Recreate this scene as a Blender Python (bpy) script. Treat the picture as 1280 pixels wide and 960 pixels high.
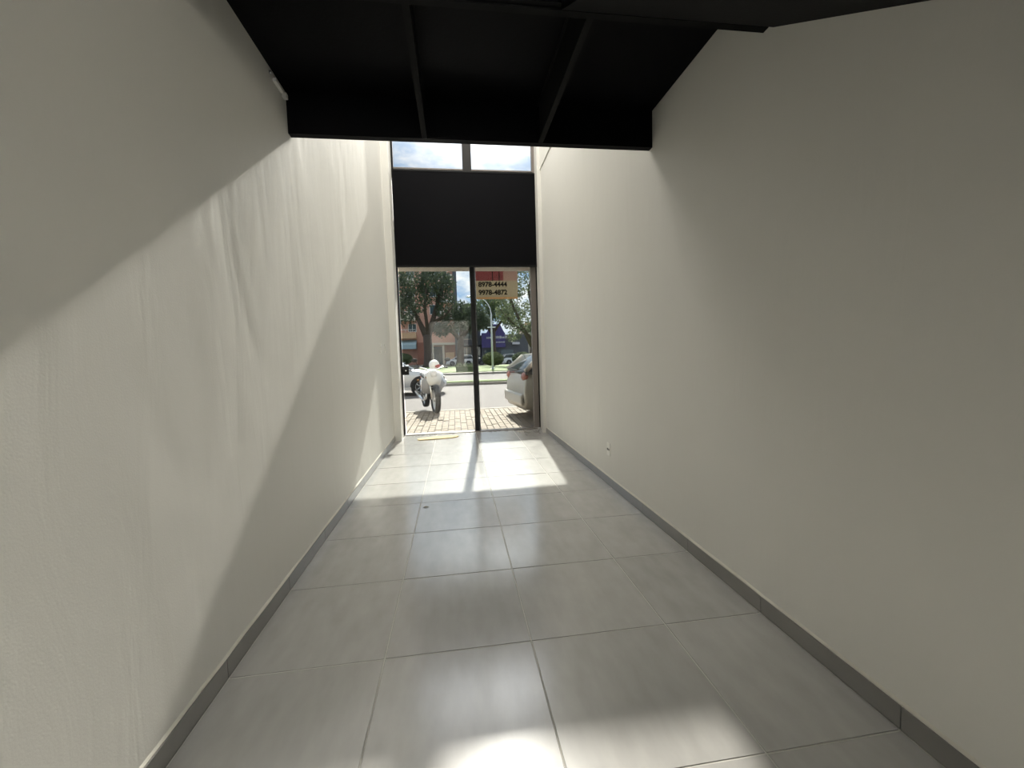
import bpy, bmesh, math, random
from mathutils import Vector, Matrix
for o in list(bpy.data.objects): bpy.data.objects.remove(o)
random.seed(7)
SC = bpy.context.scene
COL = SC.collection
T = 0.605                       # one floor tile (60 cm + joint), the grid everything indoors is measured in

# ------------------------------------------------------------------ camera
cam = bpy.data.objects.new('camera', bpy.data.cameras.new('camera')); COL.objects.link(cam)
R_ = Vector((0.99034356, -0.13532067, -0.03013211)); U_ = Vector((0.03933389, 0.06584893, 0.99705404)); F_ = Vector((0.13293785, 0.98861127, -0.07053575))
cam.matrix_world = Matrix(((R_[0], U_[0], -F_[0], 0.3316), (R_[1], U_[1], -F_[1], -1.6592), (R_[2], U_[2], -F_[2], 1.2151), (0, 0, 0, 1)))
cam.data.sensor_width = 36; cam.data.lens = 518.47 * 36 / 1280; cam.data.clip_start = 0.02; cam.data.clip_end = 600
SC.camera = cam
# ------------------------------------------------------------------ sky
w = bpy.data.worlds.new('sky'); SC.world = w; w.use_nodes = True
nt = w.node_tree; nt.nodes.clear()
N = nt.nodes.new
out = N('ShaderNodeOutputWorld'); bg = N('ShaderNodeBackground'); tc = N('ShaderNodeTexCoord')
mp = N('ShaderNodeMapping'); mp.inputs['Scale'].default_value = (1, 1, 2.2)
n1 = N('ShaderNodeTexNoise'); n1.inputs['Scale'].default_value = 11; n1.inputs['Detail'].default_value = 7; n1.inputs['Roughness'].default_value = 0.6
rp = N('ShaderNodeValToRGB'); rp.color_ramp.elements[0].position = 0.40; rp.color_ramp.elements[1].position = 0.62
rp.color_ramp.elements[0].color = (0.27, 0.40, 0.58, 1); rp.color_ramp.elements[1].color = (0.80, 0.80, 0.79, 1)
L = nt.links.new
L(tc.outputs['Generated'], mp.inputs['Vector']); L(mp.outputs[0], n1.inputs['Vector']); L(n1.outputs['Fac'], rp.inputs['Fac']); # thin cloud brightens towards the sun, as any hazy sky does
dp = N('ShaderNodeVectorMath'); dp.operation = 'DOT_PRODUCT'; nm = N('ShaderNodeVectorMath'); nm.operation = 'NORMALIZE'
L(tc.outputs['Generated'], nm.inputs[0]); L(nm.outputs[0], dp.inputs[0]); dp.inputs[1].default_value = Vector((0.085, 1.0, 0.75)).normalized()
mx0 = N('ShaderNodeMath'); mx0.operation = 'MAXIMUM'; mx0.inputs[1].default_value = 0; L(dp.outputs['Value'], mx0.inputs[0])
pw = N('ShaderNodeMath'); pw.operation = 'POWER'; pw.inputs[1].default_value = 110; L(mx0.outputs[0], pw.inputs[0])
ma = N('ShaderNodeMath'); ma.operation = 'MULTIPLY_ADD'; ma.inputs[1].default_value = 9.0; ma.inputs[2].default_value = 0.0; L(pw.outputs[0], ma.inputs[0])
vs_ = N('ShaderNodeVectorMath'); vs_.operation = 'ADD'; L(rp.outputs[0], vs_.inputs[0]); L(ma.outputs[0], vs_.inputs[1]); L(vs_.outputs[0], bg.inputs['Color'])
bg.inputs['Strength'].default_value = 0.36
L(bg.outputs[0], out.inputs['Surface'])
# ------------------------------------------------------------------ sun: beyond the street, high, slightly to the right
sl = bpy.data.lights.new('sun', 'SUN'); sl.energy = 2.6; sl.angle = math.radians(0.9); sl.color = (1.0, 0.95, 0.86)
sun = bpy.data.objects.new('sun', sl); COL.objects.link(sun); sun.location = (5, 30, 25)
sun.rotation_euler = Vector((0.085, 1.0, 0.75)).to_track_quat('Z', 'Y').to_euler()
# ------------------------------------------------------------------ exposure
SC.view_settings.view_transform = 'Standard'; SC.view_settings.look = 'None'; SC.view_settings.gamma = 1
SC.view_settings.use_curve_mapping = False
SC.view_settings.exposure = 3.3
FILL_WATTS = 4.2       # watts of the unseen fill panels added further down
SC.cycles.max_bounces = 12; SC.cycles.diffuse_bounces = 8; SC.cycles.transparent_max_bounces = 24

# ================================================================== materials
def mat(name, col, rough=0.6, metal=0, var=0.0, vscale=4.0, bump=0.0, bscale=30, bdist=0.002, stretch=(1, 1, 1), spec=0.5, trans=0.0):
    m = bpy.data.materials.new(name); m.use_nodes = True
    t = m.node_tree; b = t.nodes['Principled BSDF']
    b.inputs['Base Color'].default_value = (*col, 1); b.inputs['Roughness'].default_value = rough
    b.inputs['Metallic'].default_value = metal; b.inputs['Specular IOR Level'].default_value = spec
    tcn = t.nodes.new('ShaderNodeTexCoord'); mpn = t.nodes.new('ShaderNodeMapping'); mpn.inputs['Scale'].default_value = stretch
    t.links.new(tcn.outputs['Object'], mpn.inputs['Vector'])
    nz = t.nodes.new('ShaderNodeTexNoise'); nz.inputs['Scale'].default_value = vscale; nz.inputs['Detail'].default_value = 5
    t.links.new(mpn.outputs[0], nz.inputs['Vector'])
    mx = t.nodes.new('ShaderNodeMix'); mx.data_type = 'RGBA'
    k = max(var, 0.02)
    mx.inputs[6].default_value = (*[c * (1 - k) for c in col], 1); mx.inputs[7].default_value = (*[min(1, c * (1 + k)) for c in col], 1)
    t.links.new(nz.outputs['Fac'], mx.inputs[0]); t.links.new(mx.outputs[2], b.inputs['Base Color'])
    if bump:
        nb = t.nodes.new('ShaderNodeTexNoise'); nb.inputs['Scale'].default_value = bscale; nb.inputs['Detail'].default_value = 3
        t.links.new(mpn.outputs[0], nb.inputs['Vector'])
        bp = t.nodes.new('ShaderNodeBump'); bp.inputs['Strength'].default_value = bump; bp.inputs['Distance'].default_value = bdist
        t.links.new(nb.outputs['Fac'], bp.inputs['Height']); t.links.new(bp.outputs[0], b.inputs['Normal'])
    if trans:
        tr = t.nodes.new('ShaderNodeBsdfTranslucent'); t.links.new(mx.outputs[2], tr.inputs[0])
        ms = t.nodes.new('ShaderNodeMixShader'); ms.inputs[0].default_value = trans
        t.links.new(b.outputs[0], ms.inputs[1]); t.links.new(tr.outputs[0], ms.inputs[2])
        t.links.new(ms.outputs[0], t.nodes['Material Output'].inputs['Surface'])
    return m

def glass_mat(name, tint=(0.93, 0.96, 0.95), refl=0.25):
    m = bpy.data.materials.new(name); m.use_nodes = True; t = m.node_tree; t.nodes.clear()
    o = t.nodes.new('ShaderNodeOutputMaterial'); tr = t.nodes.new('ShaderNodeBsdfTransparent'); gl = t.nodes.new('ShaderNodeBsdfGlossy')
    tr.inputs[0].default_value = (*tint, 1); gl.inputs['Roughness'].default_value = 0.0; gl.inputs[0].default_value = (refl, refl, refl, 1)
    fr = t.nodes.new('ShaderNodeFresnel'); fr.inputs[0].default_value = 1.45
    ms = t.nodes.new('ShaderNodeMixShader'); t.links.new(fr.outputs[0], ms.inputs[0])
    t.links.new(tr.outputs[0], ms.inputs[1]); t.links.new(gl.outputs[0], ms.inputs[2]); t.links.new(ms.outputs[0], o.inputs['Surface'])
    return m

def wall_mat(name, col):
    m = bpy.data.materials.new(name); m.use_nodes = True; t = m.node_tree; b = t.nodes['Principled BSDF']
    b.inputs['Roughness'].default_value = 0.62; b.inputs['Specular IOR Level'].default_value = 0.35
    g = t.nodes.new('ShaderNodeNewGeometry')
    def nz(scale, stretch, det=3, dist=0.0):
        mpn = t.nodes.new('ShaderNodeMapping'); mpn.inputs['Scale'].default_value = stretch; t.links.new(g.outputs['Position'], mpn.inputs['Vector'])
        n = t.nodes.new('ShaderNodeTexNoise'); n.inputs['Scale'].default_value = scale; n.inputs['Detail'].default_value = det; n.inputs['Distortion'].default_value = dist
        t.links.new(mpn.outputs[0], n.inputs['Vector']); return n.outputs['Fac']
    def bmp(h, st, d, prev=None):
        bp = t.nodes.new('ShaderNodeBump'); bp.inputs['Strength'].default_value = st; bp.inputs['Distance'].default_value = d
        t.links.new(h, bp.inputs['Height'])
        if prev: t.links.new(prev, bp.inputs['Normal'])
        return bp.outputs[0]
    a = bmp(nz(1.0, (1, 1.6, .7), 2, 0.8), 1.0, 0.011)              # long hollows left by the straightedge
    a = bmp(nz(2.6, (1, 2.4, .55), 3, 1.2), 1.0, 0.0022, a)         # trowel drags
    a = bmp(nz(170, (1, 1, 1), 2), 1.0, 0.00025, a)                 # roller stipple
    t.links.new(a, b.inputs['Normal'])
    mx = t.nodes.new('ShaderNodeMix'); mx.data_type = 'RGBA'
    mx.inputs[6].default_value = (*[c * .97 for c in col], 1); mx.inputs[7].default_value = (*[c * 1.03 for c in col], 1)
    t.links.new(nz(1.3, (1, 1, 1), 4), mx.inputs[0]); t.links.new(mx.outputs[2], b.inputs['Base Color'])
    return m

def tile_mat(name, col, rough):
    m = bpy.data.materials.new(name); m.use_nodes = True; t = m.node_tree; b = t.nodes['Principled BSDF']
    g = t.nodes.new('ShaderNodeNewGeometry'); oi = t.nodes.new('ShaderNodeObjectInfo')
    def nz(scale, stretch, det=4):
        mpn = t.nodes.new('ShaderNodeMapping'); mpn.inputs['Scale'].default_value = stretch; t.links.new(g.outputs['Position'], mpn.inputs['Vector'])
        n = t.nodes.new('ShaderNodeTexNoise'); n.inputs['Scale'].default_value = scale; n.inputs['Detail'].default_value = det
        t.links.new(mpn.outputs[0], n.inputs['Vector']); return n.outputs['Fac']
    mx = t.nodes.new('ShaderNodeMix'); mx.data_type = 'RGBA'
    mx.inputs[6].default_value = (*[c * .82 for c in col], 1); mx.inputs[7].default_value = (*[c * 1.16 for c in col], 1)
    ad = t.nodes.new('ShaderNodeMath'); ad.operation = 'MULTIPLY_ADD'; ad.inputs[1].default_value = 0.25
    t.links.new(oi.outputs['Random'], ad.inputs[0]); 
    a2 = t.nodes.new('ShaderNodeMath'); a2.operation = 'MULTIPLY_ADD'; a2.inputs[1].default_value = 0.5; a2.inputs[2].default_value = 0.0
    t.links.new(nz(7, (1, 1, 1), 6), a2.inputs[0])
    t.links.new(nz(3, (5, 1.6, 1), 6), ad.inputs[2])
    t.links.new(ad.outputs[0], a2.inputs[2])
    sb = t.nodes.new('ShaderNodeMath'); sb.operation = 'SUBTRACT'; sb.inputs[1].default_value = 0.37; t.links.new(a2.outputs[0], sb.inputs[0])
    t.links.new(sb.outputs[0], mx.inputs[0]); t.links.new(mx.outputs[2], b.inputs['Base Color'])
    b.inputs['Roughness'].default_value = rough; b.inputs['Specular IOR Level'].default_value = 0.8; b.inputs['Coat Weight'].default_value = 0.6; b.inputs['Coat Roughness'].default_value = 0.17
    mr = t.nodes.new('ShaderNodeMapRange'); mr.inputs[3].default_value = rough * .85; mr.inputs[4].default_value = rough * 1.2
    t.links.new(nz(5, (1, 1, 1), 4), mr.inputs[0]); t.links.new(mr.outputs[0], b.inputs['Roughness'])
    bp = t.nodes.new('ShaderNodeBump'); bp.inputs['Strength'].default_value = 1; bp.inputs['Distance'].default_value = 0.00010
    t.links.new(nz(60, (1, .5, 1), 2), bp.inputs['Height']); t.links.new(bp.outputs[0], b.inputs['Normal'])
    return m

M = {}
M['wall'] = wall_mat('beige_grey_wall_paint', (0.64, 0.63, 0.59))
M['tile'] = tile_mat('grey_porcelain_tile', (0.34, 0.332, 0.316), 0.195)
M['base_tile'] = tile_mat('skirting_tile', (0.17, 0.163, 0.153), 0.3)
M['grout'] = mat('grout', (0.42, 0.405, 0.37), 0.85, var=.15, vscale=9)
M['mortar'] = mat('skirting_mortar', (0.55, 0.53, 0.47), 0.85, var=.1, vscale=20)
M['black'] = mat('black_painted_board', (0.004, 0.004, 0.0045), 0.55, var=.3, vscale=3, bump=.3, bscale=60, spec=.03)
M['black_steel'] = mat('black_primed_steel', (0.009, 0.009, 0.009), 0.7, var=.3, vscale=12, spec=.04)
M['blind'] = mat('black_blind_cloth', (0.0016, 0.0016, 0.0025), 0.8, var=.2, vscale=2, bump=.3, bscale=200, spec=.1)
M['blackframe'] = mat('black_aluminium', (0.004, 0.004, 0.004), 0.4, spec=.2)
M['darkframe'] = mat('dark_grey_aluminium', (0.012, 0.011, 0.01), 0.5, spec=.2)
M['greyframe'] = mat('grey_brown_aluminium', (0.17, 0.15, 0.135), 0.4, metal=.3, var=.06)
M['glass'] = glass_mat('door_glass', (0.62, 0.635, 0.63))  # tint added to hold down the bright street behind it
M['pale_ceiling'] = mat('upper_ceiling_paint', (0.62, 0.6, 0.55), 0.8)
M['yard'] = mat('pale_yard_concrete', (0.8, 0.78, 0.73), 0.9)
M['yardwall'] = mat('whitewashed_wall', (0.86, 0.845, 0.79), 0.9)  # kept pale so the added court throws more light inside
M['transom'] = glass_mat('dusty_transom_glass', (0.56, 0.565, 0.565))  # tint added to dim the sky and sun coming through
M['led'] = bpy.data.materials.new('lit_diffuser'); M['led'].use_nodes = True
b_ = M['led'].node_tree.nodes['Principled BSDF']; b_.inputs['Emission Color'].default_value = (1, .955, .87, 1); b_.inputs['Emission Strength'].default_value = 0.5  # glow of the added upper ceiling panels
M['plastic'] = mat('white_plastic', (0.72, 0.71, 0.66), 0.4)
M['dark'] = mat('dark_hole', (0.01, 0.01, 0.01), 0.6)
M['grey_metal'] = mat('grey_metal', (0.3, 0.3, 0.3), 0.35, metal=.8)
M['pink'] = mat('pinkish_plaster', (0.56, 0.45, 0.40), 0.8, var=.08, vscale=6)
M['facade'] = mat('facade_plaster', (0.5, 0.46, 0.40), 0.8, var=.1)
M['paver'] = mat('sand_coloured_paver', (0.27, 0.222, 0.17), 0.85, var=.2, vscale=5)
M['paver_joint'] = mat('paver_joint_sand', (0.09, 0.075, 0.06), 0.9, var=.2)
M['asphalt'] = mat('dusty_asphalt', (0.155, 0.135, 0.125), 0.9, var=.14, vscale=.5, stretch=(.3, 2, 1), bump=.3, bscale=60)
M['kerb'] = mat('pale_kerb_concrete', (0.28, 0.25, 0.21), 0.8, var=.12)
M['grass'] = mat('mown_grass', (0.16, 0.21, 0.07), 0.9, var=.35, vscale=1.5, bump=.5, bscale=20, bdist=.03)
M['bark'] = mat('tree_bark', (0.085, 0.062, 0.048), 0.9, var=.3, vscale=3, bump=.6, bscale=8, bdist=.03)
M['leaf'] = mat('tree_leaves', (0.10, 0.135, 0.055), 0.6, var=.45, vscale=.8, trans=.35)
M['leaf_dark'] = mat('dark_tree_leaves', (0.068, 0.09, 0.05), 0.6, var=.45, vscale=.8, trans=.3)
M['leaf_pale'] = mat('pale_tree_leaves', (0.17, 0.20, 0.11), 0.6, var=.4, vscale=.8, trans=.4)
M['hedge'] = mat('hedge_leaves', (0.12, 0.14, 0.05), 0.7, var=.45, vscale=3, trans=.2)
M['car_silver'] = mat('silver_car_paint', (0.58, 0.58, 0.58), 0.28, metal=.25)
M['car_white'] = mat('white_car_paint', (0.75, 0.76, 0.78), 0.25)
M['car_beige'] = mat('pale_champagne_car_paint', (0.52, 0.50, 0.44), 0.28, metal=.25)
M['car_red'] = mat('faded_red_car_paint', (0.32, 0.12, 0.13), 0.35)
M['car_dark'] = mat('dark_car_paint', (0.03, 0.035, 0.045), 0.3)
M['car_glass'] = mat('car_window_glass', (0.05, 0.065, 0.075), 0.08, spec=.8)
M['rubber'] = mat('tyre_rubber', (0.02, 0.02, 0.02), 0.8)
M['rim'] = mat('alloy_rim', (0.5, 0.5, 0.5), 0.3, metal=.8)
M['chrome'] = mat('chrome', (0.8, 0.8, 0.8), 0.12, metal=1)
M['lampglass'] = mat('clear_lamp_lens', (0.8, 0.82, 0.85), 0.1, spec=.8)
M['redlens'] = mat('red_lamp_lens', (0.42, 0.17, 0.13), 0.2)
M['redpaint'] = mat('red_paint', (0.38, 0.03, 0.03), 0.35)
M['whitepaint'] = mat('white_paint', (0.78, 0.78, 0.76), 0.35)
M['vinyl'] = mat('black_seat_vinyl', (0.018, 0.018, 0.018), 0.5)
M['engine'] = mat('dark_engine_metal', (0.05, 0.05, 0.05), 0.4, metal=.6)
M['box_grey'] = mat('grey_plastic_box', (0.36, 0.36, 0.37), 0.5)
M['brick_red'] = mat('red_brick', (0.30, 0.13, 0.09), 0.85, var=.2, vscale=3)
M['brick_pink'] = mat('pink_facade', (0.60, 0.33, 0.25), 0.85, var=.08, vscale=.6)
M['ochre'] = mat('ochre_band', (0.62, 0.40, 0.24), 0.8, var=.08)
M['cream'] = mat('cream_facade', (0.58, 0.52, 0.42), 0.8, var=.06)
M['window_glass'] = mat('dark_window_glass', (0.06, 0.09, 0.10), 0.1, spec=.8)
M['awning_blue'] = mat('pale_blue_awning', (0.36, 0.46, 0.50), 0.7)
M['slate'] = mat('dark_grey_facade', (0.09, 0.095, 0.11), 0.7, var=.15)
M['purple'] = mat('purple_sign', (0.085, 0.07, 0.24), 0.5, var=.08)
M['signwhite'] = mat('sign_lettering', (0.6, 0.6, 0.65), 0.6)
M['galv'] = mat('galvanised_steel', (0.55, 0.56, 0.56), 0.45, metal=.3)
M['ban_pale'] = mat('banner_vinyl', (0.27, 0.235, 0.165), 0.7, var=.1, trans=.45)
M['ban_red'] = mat('banner_red_print', (0.15, 0.03, 0.03), 0.7, var=.25, vscale=8, trans=.45)
M['ban_fade'] = mat('banner_faded_print', (0.24, 0.16, 0.13), 0.7, var=.2, vscale=5, trans=.45)
M['ban_orange'] = mat('banner_orange_print', (0.42, 0.24, 0.10), 0.7, trans=.45)
M['ban_black'] = mat('banner_black_print', (0.008, 0.008, 0.007), 0.8, spec=.1)
M['straw'] = mat('straw_mat', (0.52, 0.42, 0.24), 0.95, var=.35, vscale=14, bump=.6, bscale=160)
M['dryleaf'] = mat('dry_leaf', (0.16, 0.12, 0.06), 0.8)

# ================================================================== helpers
def link(o, parent=None):
    COL.objects.link(o)
    if parent: o.parent = parent
    return o
def obj(name, bm, m, parent=None, smooth=False, loc=None, bevel=0):
    me = bpy.data.meshes.new(name)
    bmesh.ops.recalc_face_normals(bm, faces=bm.faces)
    bm.to_mesh(me); bm.free()
    if smooth:
        for p in me.polygons: p.use_smooth = True
    o = bpy.data.objects.new(name, me)
    for mm in (m if isinstance(m, (list, tuple)) else [m]): me.materials.append(mm)
    link(o, parent)
    if loc is not None: o.location = loc
    if bevel:
        md = o.modifiers.new('bevel', 'BEVEL'); md.width = bevel; md.segments = 2; md.limit_method = 'ANGLE'
    return o
def tag(o, label, cat, group=None):
    o['label'] = label; o['category'] = cat
    if group: o['group'] = group
    return o
def thing(name, label, cat, loc=(0, 0, 0), rz=0, group=None):
    o = bpy.data.objects.new(name, None); COL.objects.link(o); o.location = loc; o.rotation_euler = (0, 0, rz); o.empty_display_size = .2
    return tag(o, label, cat, group)
def struct(o):
    o['kind'] = 'structure'; return o
def BM(): return bmesh.new()
def bx(bm, x0, x1, y0, y1, z0, z1, mi=0):
    v = [bm.verts.new(c) for c in ((x0, y0, z0), (x1, y0, z0), (x1, y1, z0), (x0, y1, z0), (x0, y0, z1), (x1, y0, z1), (x1, y1, z1), (x0, y1, z1))]
    for f in ((0, 3, 2, 1), (4, 5, 6, 7), (0, 1, 5, 4), (1, 2, 6, 5), (2, 3, 7, 6), (3, 0, 4, 7)):
        bm.faces.new([v[i] for i in f]).material_index = mi
    return bm
def tube(bm, pts, rad, n=8, cap=True):
    pts = [Vector(p) for p in pts]
    if not isinstance(rad, (list, tuple)): rad = [rad] * len(pts)
    rings = []
    for i, p in enumerate(pts):
        d = (pts[min(i + 1, len(pts) - 1)] - pts[max(i - 1, 0)]).normalized()
        a = d.orthogonal().normalized() if i == 0 else (pa - d * pa.dot(d)).normalized()
        pa = a; b = d.cross(a)
        rings.append([bm.verts.new(p + (a * math.cos(2 * math.pi * k / n) + b * math.sin(2 * math.pi * k / n)) * rad[i]) for k in range(n)])
    for r0, r1 in zip(rings, rings[1:]):
        for k in range(n): bm.faces.new((r0[k], r0[(k + 1) % n], r1[(k + 1) % n], r1[k]))
    if cap: bm.faces.new(rings[0][::-1]); bm.faces.new(rings[-1])
    return bm
def lathe(bm, prof, axis='y', c=(0, 0, 0), n=24):
    """closed profile of (r, a) turned round an axis through c"""
    rings = []
    for k in range(n):
        t = 2 * math.pi * k / n
        ring = []
        for r, a in prof:
            u, v = r * math.cos(t), r * math.sin(t)
            p = {'y': (u, a, v), 'z': (u, v, a), 'x': (a, u, v)}[axis]
            ring.append(bm.verts.new((c[0] + p[0], c[1] + p[1], c[2] + p[2])))
        rings.append(ring)
    m = len(prof)
    for k in range(n):
        a, b = rings[k], rings[(k + 1) % n]
        for i in range(m):
            j = (i + 1) % m
            bm.faces.new((a[i], a[j], b[j], b[i]))
    return bm
def prism(bm, pts, a0, a1, axis='y'):
    def P(p, a): return {'y': (p[0], a, p[1]), 'x': (a, p[0], p[1]), 'z': (p[0], p[1], a)}[axis]
    v0 = [bm.verts.new(P(p, a0)) for p in pts]; v1 = [bm.verts.new(P(p, a1)) for p in pts]
    bm.faces.new(v0); bm.faces.new(v1[::-1])
    n = len(pts)
    for i in range(n): bm.faces.new((v0[i], v0[(i + 1) % n], v1[(i + 1) % n], v1[i]))
    return bm
def loft(bm, rings, closed=True, cap=True):
    vs = [[bm.verts.new(p) for p in r] for r in rings]; n = len(vs[0])
    for a, b in zip(vs, vs[1:]):
        for k in range(n if closed else n - 1): bm.faces.new((a[k], a[(k + 1) % n], b[(k + 1) % n], b[k]))
    if cap: bm.faces.new(vs[0][::-1]); bm.faces.new(vs[-1])
    return bm
def ball(bm, c, r, seg=12, ring=8):
    mt = Matrix.Translation(c) @ Matrix.Diagonal((*(r if isinstance(r, (tuple, list)) else (r, r, r)), 1))
    bmesh.ops.create_uvsphere(bm, u_segments=seg, v_segments=ring, radius=1, matrix=mt)
    return bm
def tb(bm, x0, x1, y0, y1, z0, z1): return bx(bm, x0 * T, x1 * T, y0 * T, y1 * T, z0 * T, z1 * T)   # box given in tiles
def text_obj(name, s, size, m, parent, loc, rot, depth=0.004, mirror=False):
    cu = bpy.data.curves.new(name, 'FONT'); cu.body = s; cu.size = size; cu.extrude = depth; cu.offset = size * .035; cu.align_x = 'CENTER'; cu.align_y = 'CENTER'
    tmp = bpy.data.objects.new(name, cu); COL.objects.link(tmp)
    dg = bpy.context.evaluated_depsgraph_get(); me = bpy.data.meshes.new_from_object(tmp.evaluated_get(dg)); bpy.data.objects.remove(tmp)
    me.materials.clear(); me.materials.append(m)
    o = bpy.data.objects.new(name, me); link(o, parent); o.location = loc; o.rotation_euler = rot
    return o

# ================================================================== room shell (tile units: x across, y towards the street, z up)
XL, XR = -0.9675, 2.766
YD = 8.2432; YB = -8.0; TOP = 9.6
WALLX_L, WALLX_R = XL - .015, XR + .015
struct(obj('wall_left', tb(BM(), WALLX_L - .35, WALLX_L, YB - .3, YD + .25, -.2, TOP), M['wall']))
struct(obj('wall_right', tb(BM(), WALLX_R, WALLX_R + .35, YB - .3, YD + .25, -.2, TOP), M['wall']))
wb_ = tb(BM(), WALLX_L, WALLX_R, YB - .3, YB, 4.3, TOP)  # left open below to let in light from the added court
struct(obj('wall_back', wb_, M['wall']))
struct(obj('yard', bx(BM(), -8, 10, -13.6, (YB - .31) * T, -.4, -.02), M['yard']))             # unseen back court added so its sunlit far wall bounces light indoors
struct(obj('wall_yard', bx(BM(), -8, 10, -13.9, -13.6, -.4, 4.5), M['yardwall']))  # added out of view as a sunlit reflector
struct(obj('trim_1', prism(BM(), [(WALLX_L * T, 7.5 * T), (-.82 * T, 7.5 * T), (-.855 * T, (YD + .25) * T), (WALLX_L * T, (YD + .25) * T)], 0, TOP * T, 'z'), M['wall']))      # piers that frame the shopfront
struct(obj('trim_2', prism(BM(), [(WALLX_R * T, 7.5 * T), (2.69 * T, 7.5 * T), (2.775 * T, YD * T), (2.775 * T, (YD + .25) * T), ((WALLX_R + .3) * T, (YD + .25) * T), ((WALLX_R + .3) * T, YD * T)], 0, TOP * T, 'z'), M['wall']))
struct(obj('trim_3', tb(BM(), WALLX_R - .02, WALLX_R, 3.0, 7.5, 6.48, TOP), M['wall']))
struct(obj('wall_front', tb(BM(), -.81, 2.68, YD - .1, YD + .25, 9.25, TOP), M['wall']))
wf = BM(); tb(wf, -9, WALLX_L - .35, YD - .1, YD + .25, -.4, TOP); tb(wf, WALLX_R + .35, 12, YD - .1, YD + .25, -.4, TOP)
struct(obj('wall_facade', wf, M['facade']))
struct(obj('ceiling', tb(BM(), WALLX_L - .35, WALLX_R + .35, YB - .3, YD + .25, TOP, TOP + .3), M['pale_ceiling']))

# floor: grout bed with one object per tile
fl = struct(obj('floor', tb(BM(), WALLX_L - .3, WALLX_R + .3, YB - .3, YD + .22, -.3, -.0035), M['grout']))
G = .0042   # half a joint, in tiles
def tile_mesh(wd, ln):
    bm = BM(); wd *= T; ln *= T; b = .0012; h = .008
    x0, x1, y0, y1 = -wd / 2, wd / 2, -ln / 2, ln / 2
    r = [[(x0, y0, -h), (x1, y0, -h), (x1, y1, -h), (x0, y1, -h)], [(x0, y0, -b), (x1, y0, -b), (x1, y1, -b), (x0, y1, -b)],
         [(x0 + b, y0 + b, 0), (x1 - b, y0 + b, 0), (x1 - b, y1 - b, 0), (x0 + b, y1 - b, 0)]]
    loft(bm, r); me = bpy.data.meshes.new('tile'); bmesh.ops.recalc_face_normals(bm, faces=bm.faces); bm.to_mesh(me); bm.free(); me.materials.append(M['tile']); return me
cols = [(XL, 0), (0, 1), (1, 2), (2, XR)]; meshes = {}
for j in range(-8, 9):
    for (a, b) in cols:
        y0, y1 = j, min(j + 1, YD - .08)
        k = (round(b - a, 3), round(y1 - y0, 3))
        if k not in meshes: meshes[k] = tile_mesh(b - a - 2 * G, y1 - y0 - 2 * G)
        o = bpy.data.objects.new('tile', meshes[k]); link(o, fl)
        o.location = ((a + b) / 2 * T, (y0 + y1) / 2 * T, random.uniform(-.0004, .0004))
        o.rotation_euler = (random.uniform(-.0016, .0016), random.uniform(-.0016, .0016), 0)

# skirting: one piece per tile length, with a rough mortar fillet on top
def skirting(name, side):
    x0, x1 = (WALLX_L, XL) if side < 0 else (XR, WALLX_R)
    m = BM()
    rnd = random.Random(3)
    ys = [YB + i * .25 for i in range(int((7.5 - YB) / .25) + 1)]
    rings = []
    for y in ys:
        e = .004 + rnd.uniform(-.003, .004); h = .139 + rnd.uniform(-.003, .003)
        xi = (x1 - e) if side < 0 else (x0 + e); xo = x0 if side < 0 else x1
        rings.append([(xo * T, y * T, .12 * T), (xi * T, y * T, .12 * T), (xi * T, y * T, (h - .006) * T), (xo * T, y * T, (h + .008) * T)])
    loft(m, rings)
    root = struct(obj(name, m, M['mortar']))
    cache = {}
    for j in range(-8, 8):
        y1 = min(j + 1, 7.5); k = round(y1 - j, 3)
        if k not in cache:
            bm = BM(); bx(bm, 0, (x1 - x0) * T, -(y1 - j) / 2 * T + .0015, (y1 - j) / 2 * T - .0015, .001, .127 * T)
            me = bpy.data.meshes.new('tile'); bmesh.ops.recalc_face_normals(bm, faces=bm.faces); bm.to_mesh(me); bm.free(); me.materials.append(M['base_tile']); cache[k] = me
        o = bpy.data.objects.new('tile', cache[k]); link(o, root); o.location = (x0 * T, (j + y1) / 2 * T, 0)
skirting('baseboard_left', -1); skirting('baseboard_right', 1)

# ------------------------------------------------------------------ mezzanine (black) over the camera
Zf, Zd = 4.23, 4.61
mz = struct(obj('ceiling', tb(BM(), WALLX_L, WALLX_R, .02, 1.74, Zd + .04, 5.0), M['black']))
for a, b in ((WALLX_L, .33), (.33, 1.53), (1.53, WALLX_R)):
    obj('panel', tb(BM(), a + .003, b - .003, .04, 1.74, Zd, Zd + .04), M['black'], mz)
def ibeam(bm, x, y0, y1, z0, z1, fw=.05, tf=.012, tw=.008):
    tb(bm, x - fw / 2, x + fw / 2, y0, y1, z0, z0 + tf); tb(bm, x - fw / 2, x + fw / 2, y0, y1, z1 - tf, z1); tb(bm, x - tw / 2, x + tw / 2, y0, y1, z0 + tf, z1 - tf)
    return bm
for x in (.325, 1.53):
    obj('joist', ibeam(BM(), x, .04, 1.72, Zf + .002, Zd - .002), M['black_steel'], mz)
obj('fascia_beam', tb(BM(), WALLX_L, WALLX_R, 1.72, 1.80, Zf, 5.05), M['black'], mz)
cb = BM(); tb(cb, WALLX_L, WALLX_R, -.03, .04, Zf - .01, 5.0); obj('cross_beam', cb, M['black'], mz)
obj('beam_flange', tb(BM(), WALLX_L, WALLX_R, .012, .062, Zf - .022, Zf - .008), M['black_steel'], mz)
obj('deck', tb(BM(), WALLX_L, 1.27, YB, -.03, Zd, 5.0), M['black'], mz)
obj('deck', tb(BM(), 1.27, WALLX_R, YB, -7.0, Zd, 5.0), M['black'], mz)

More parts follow.
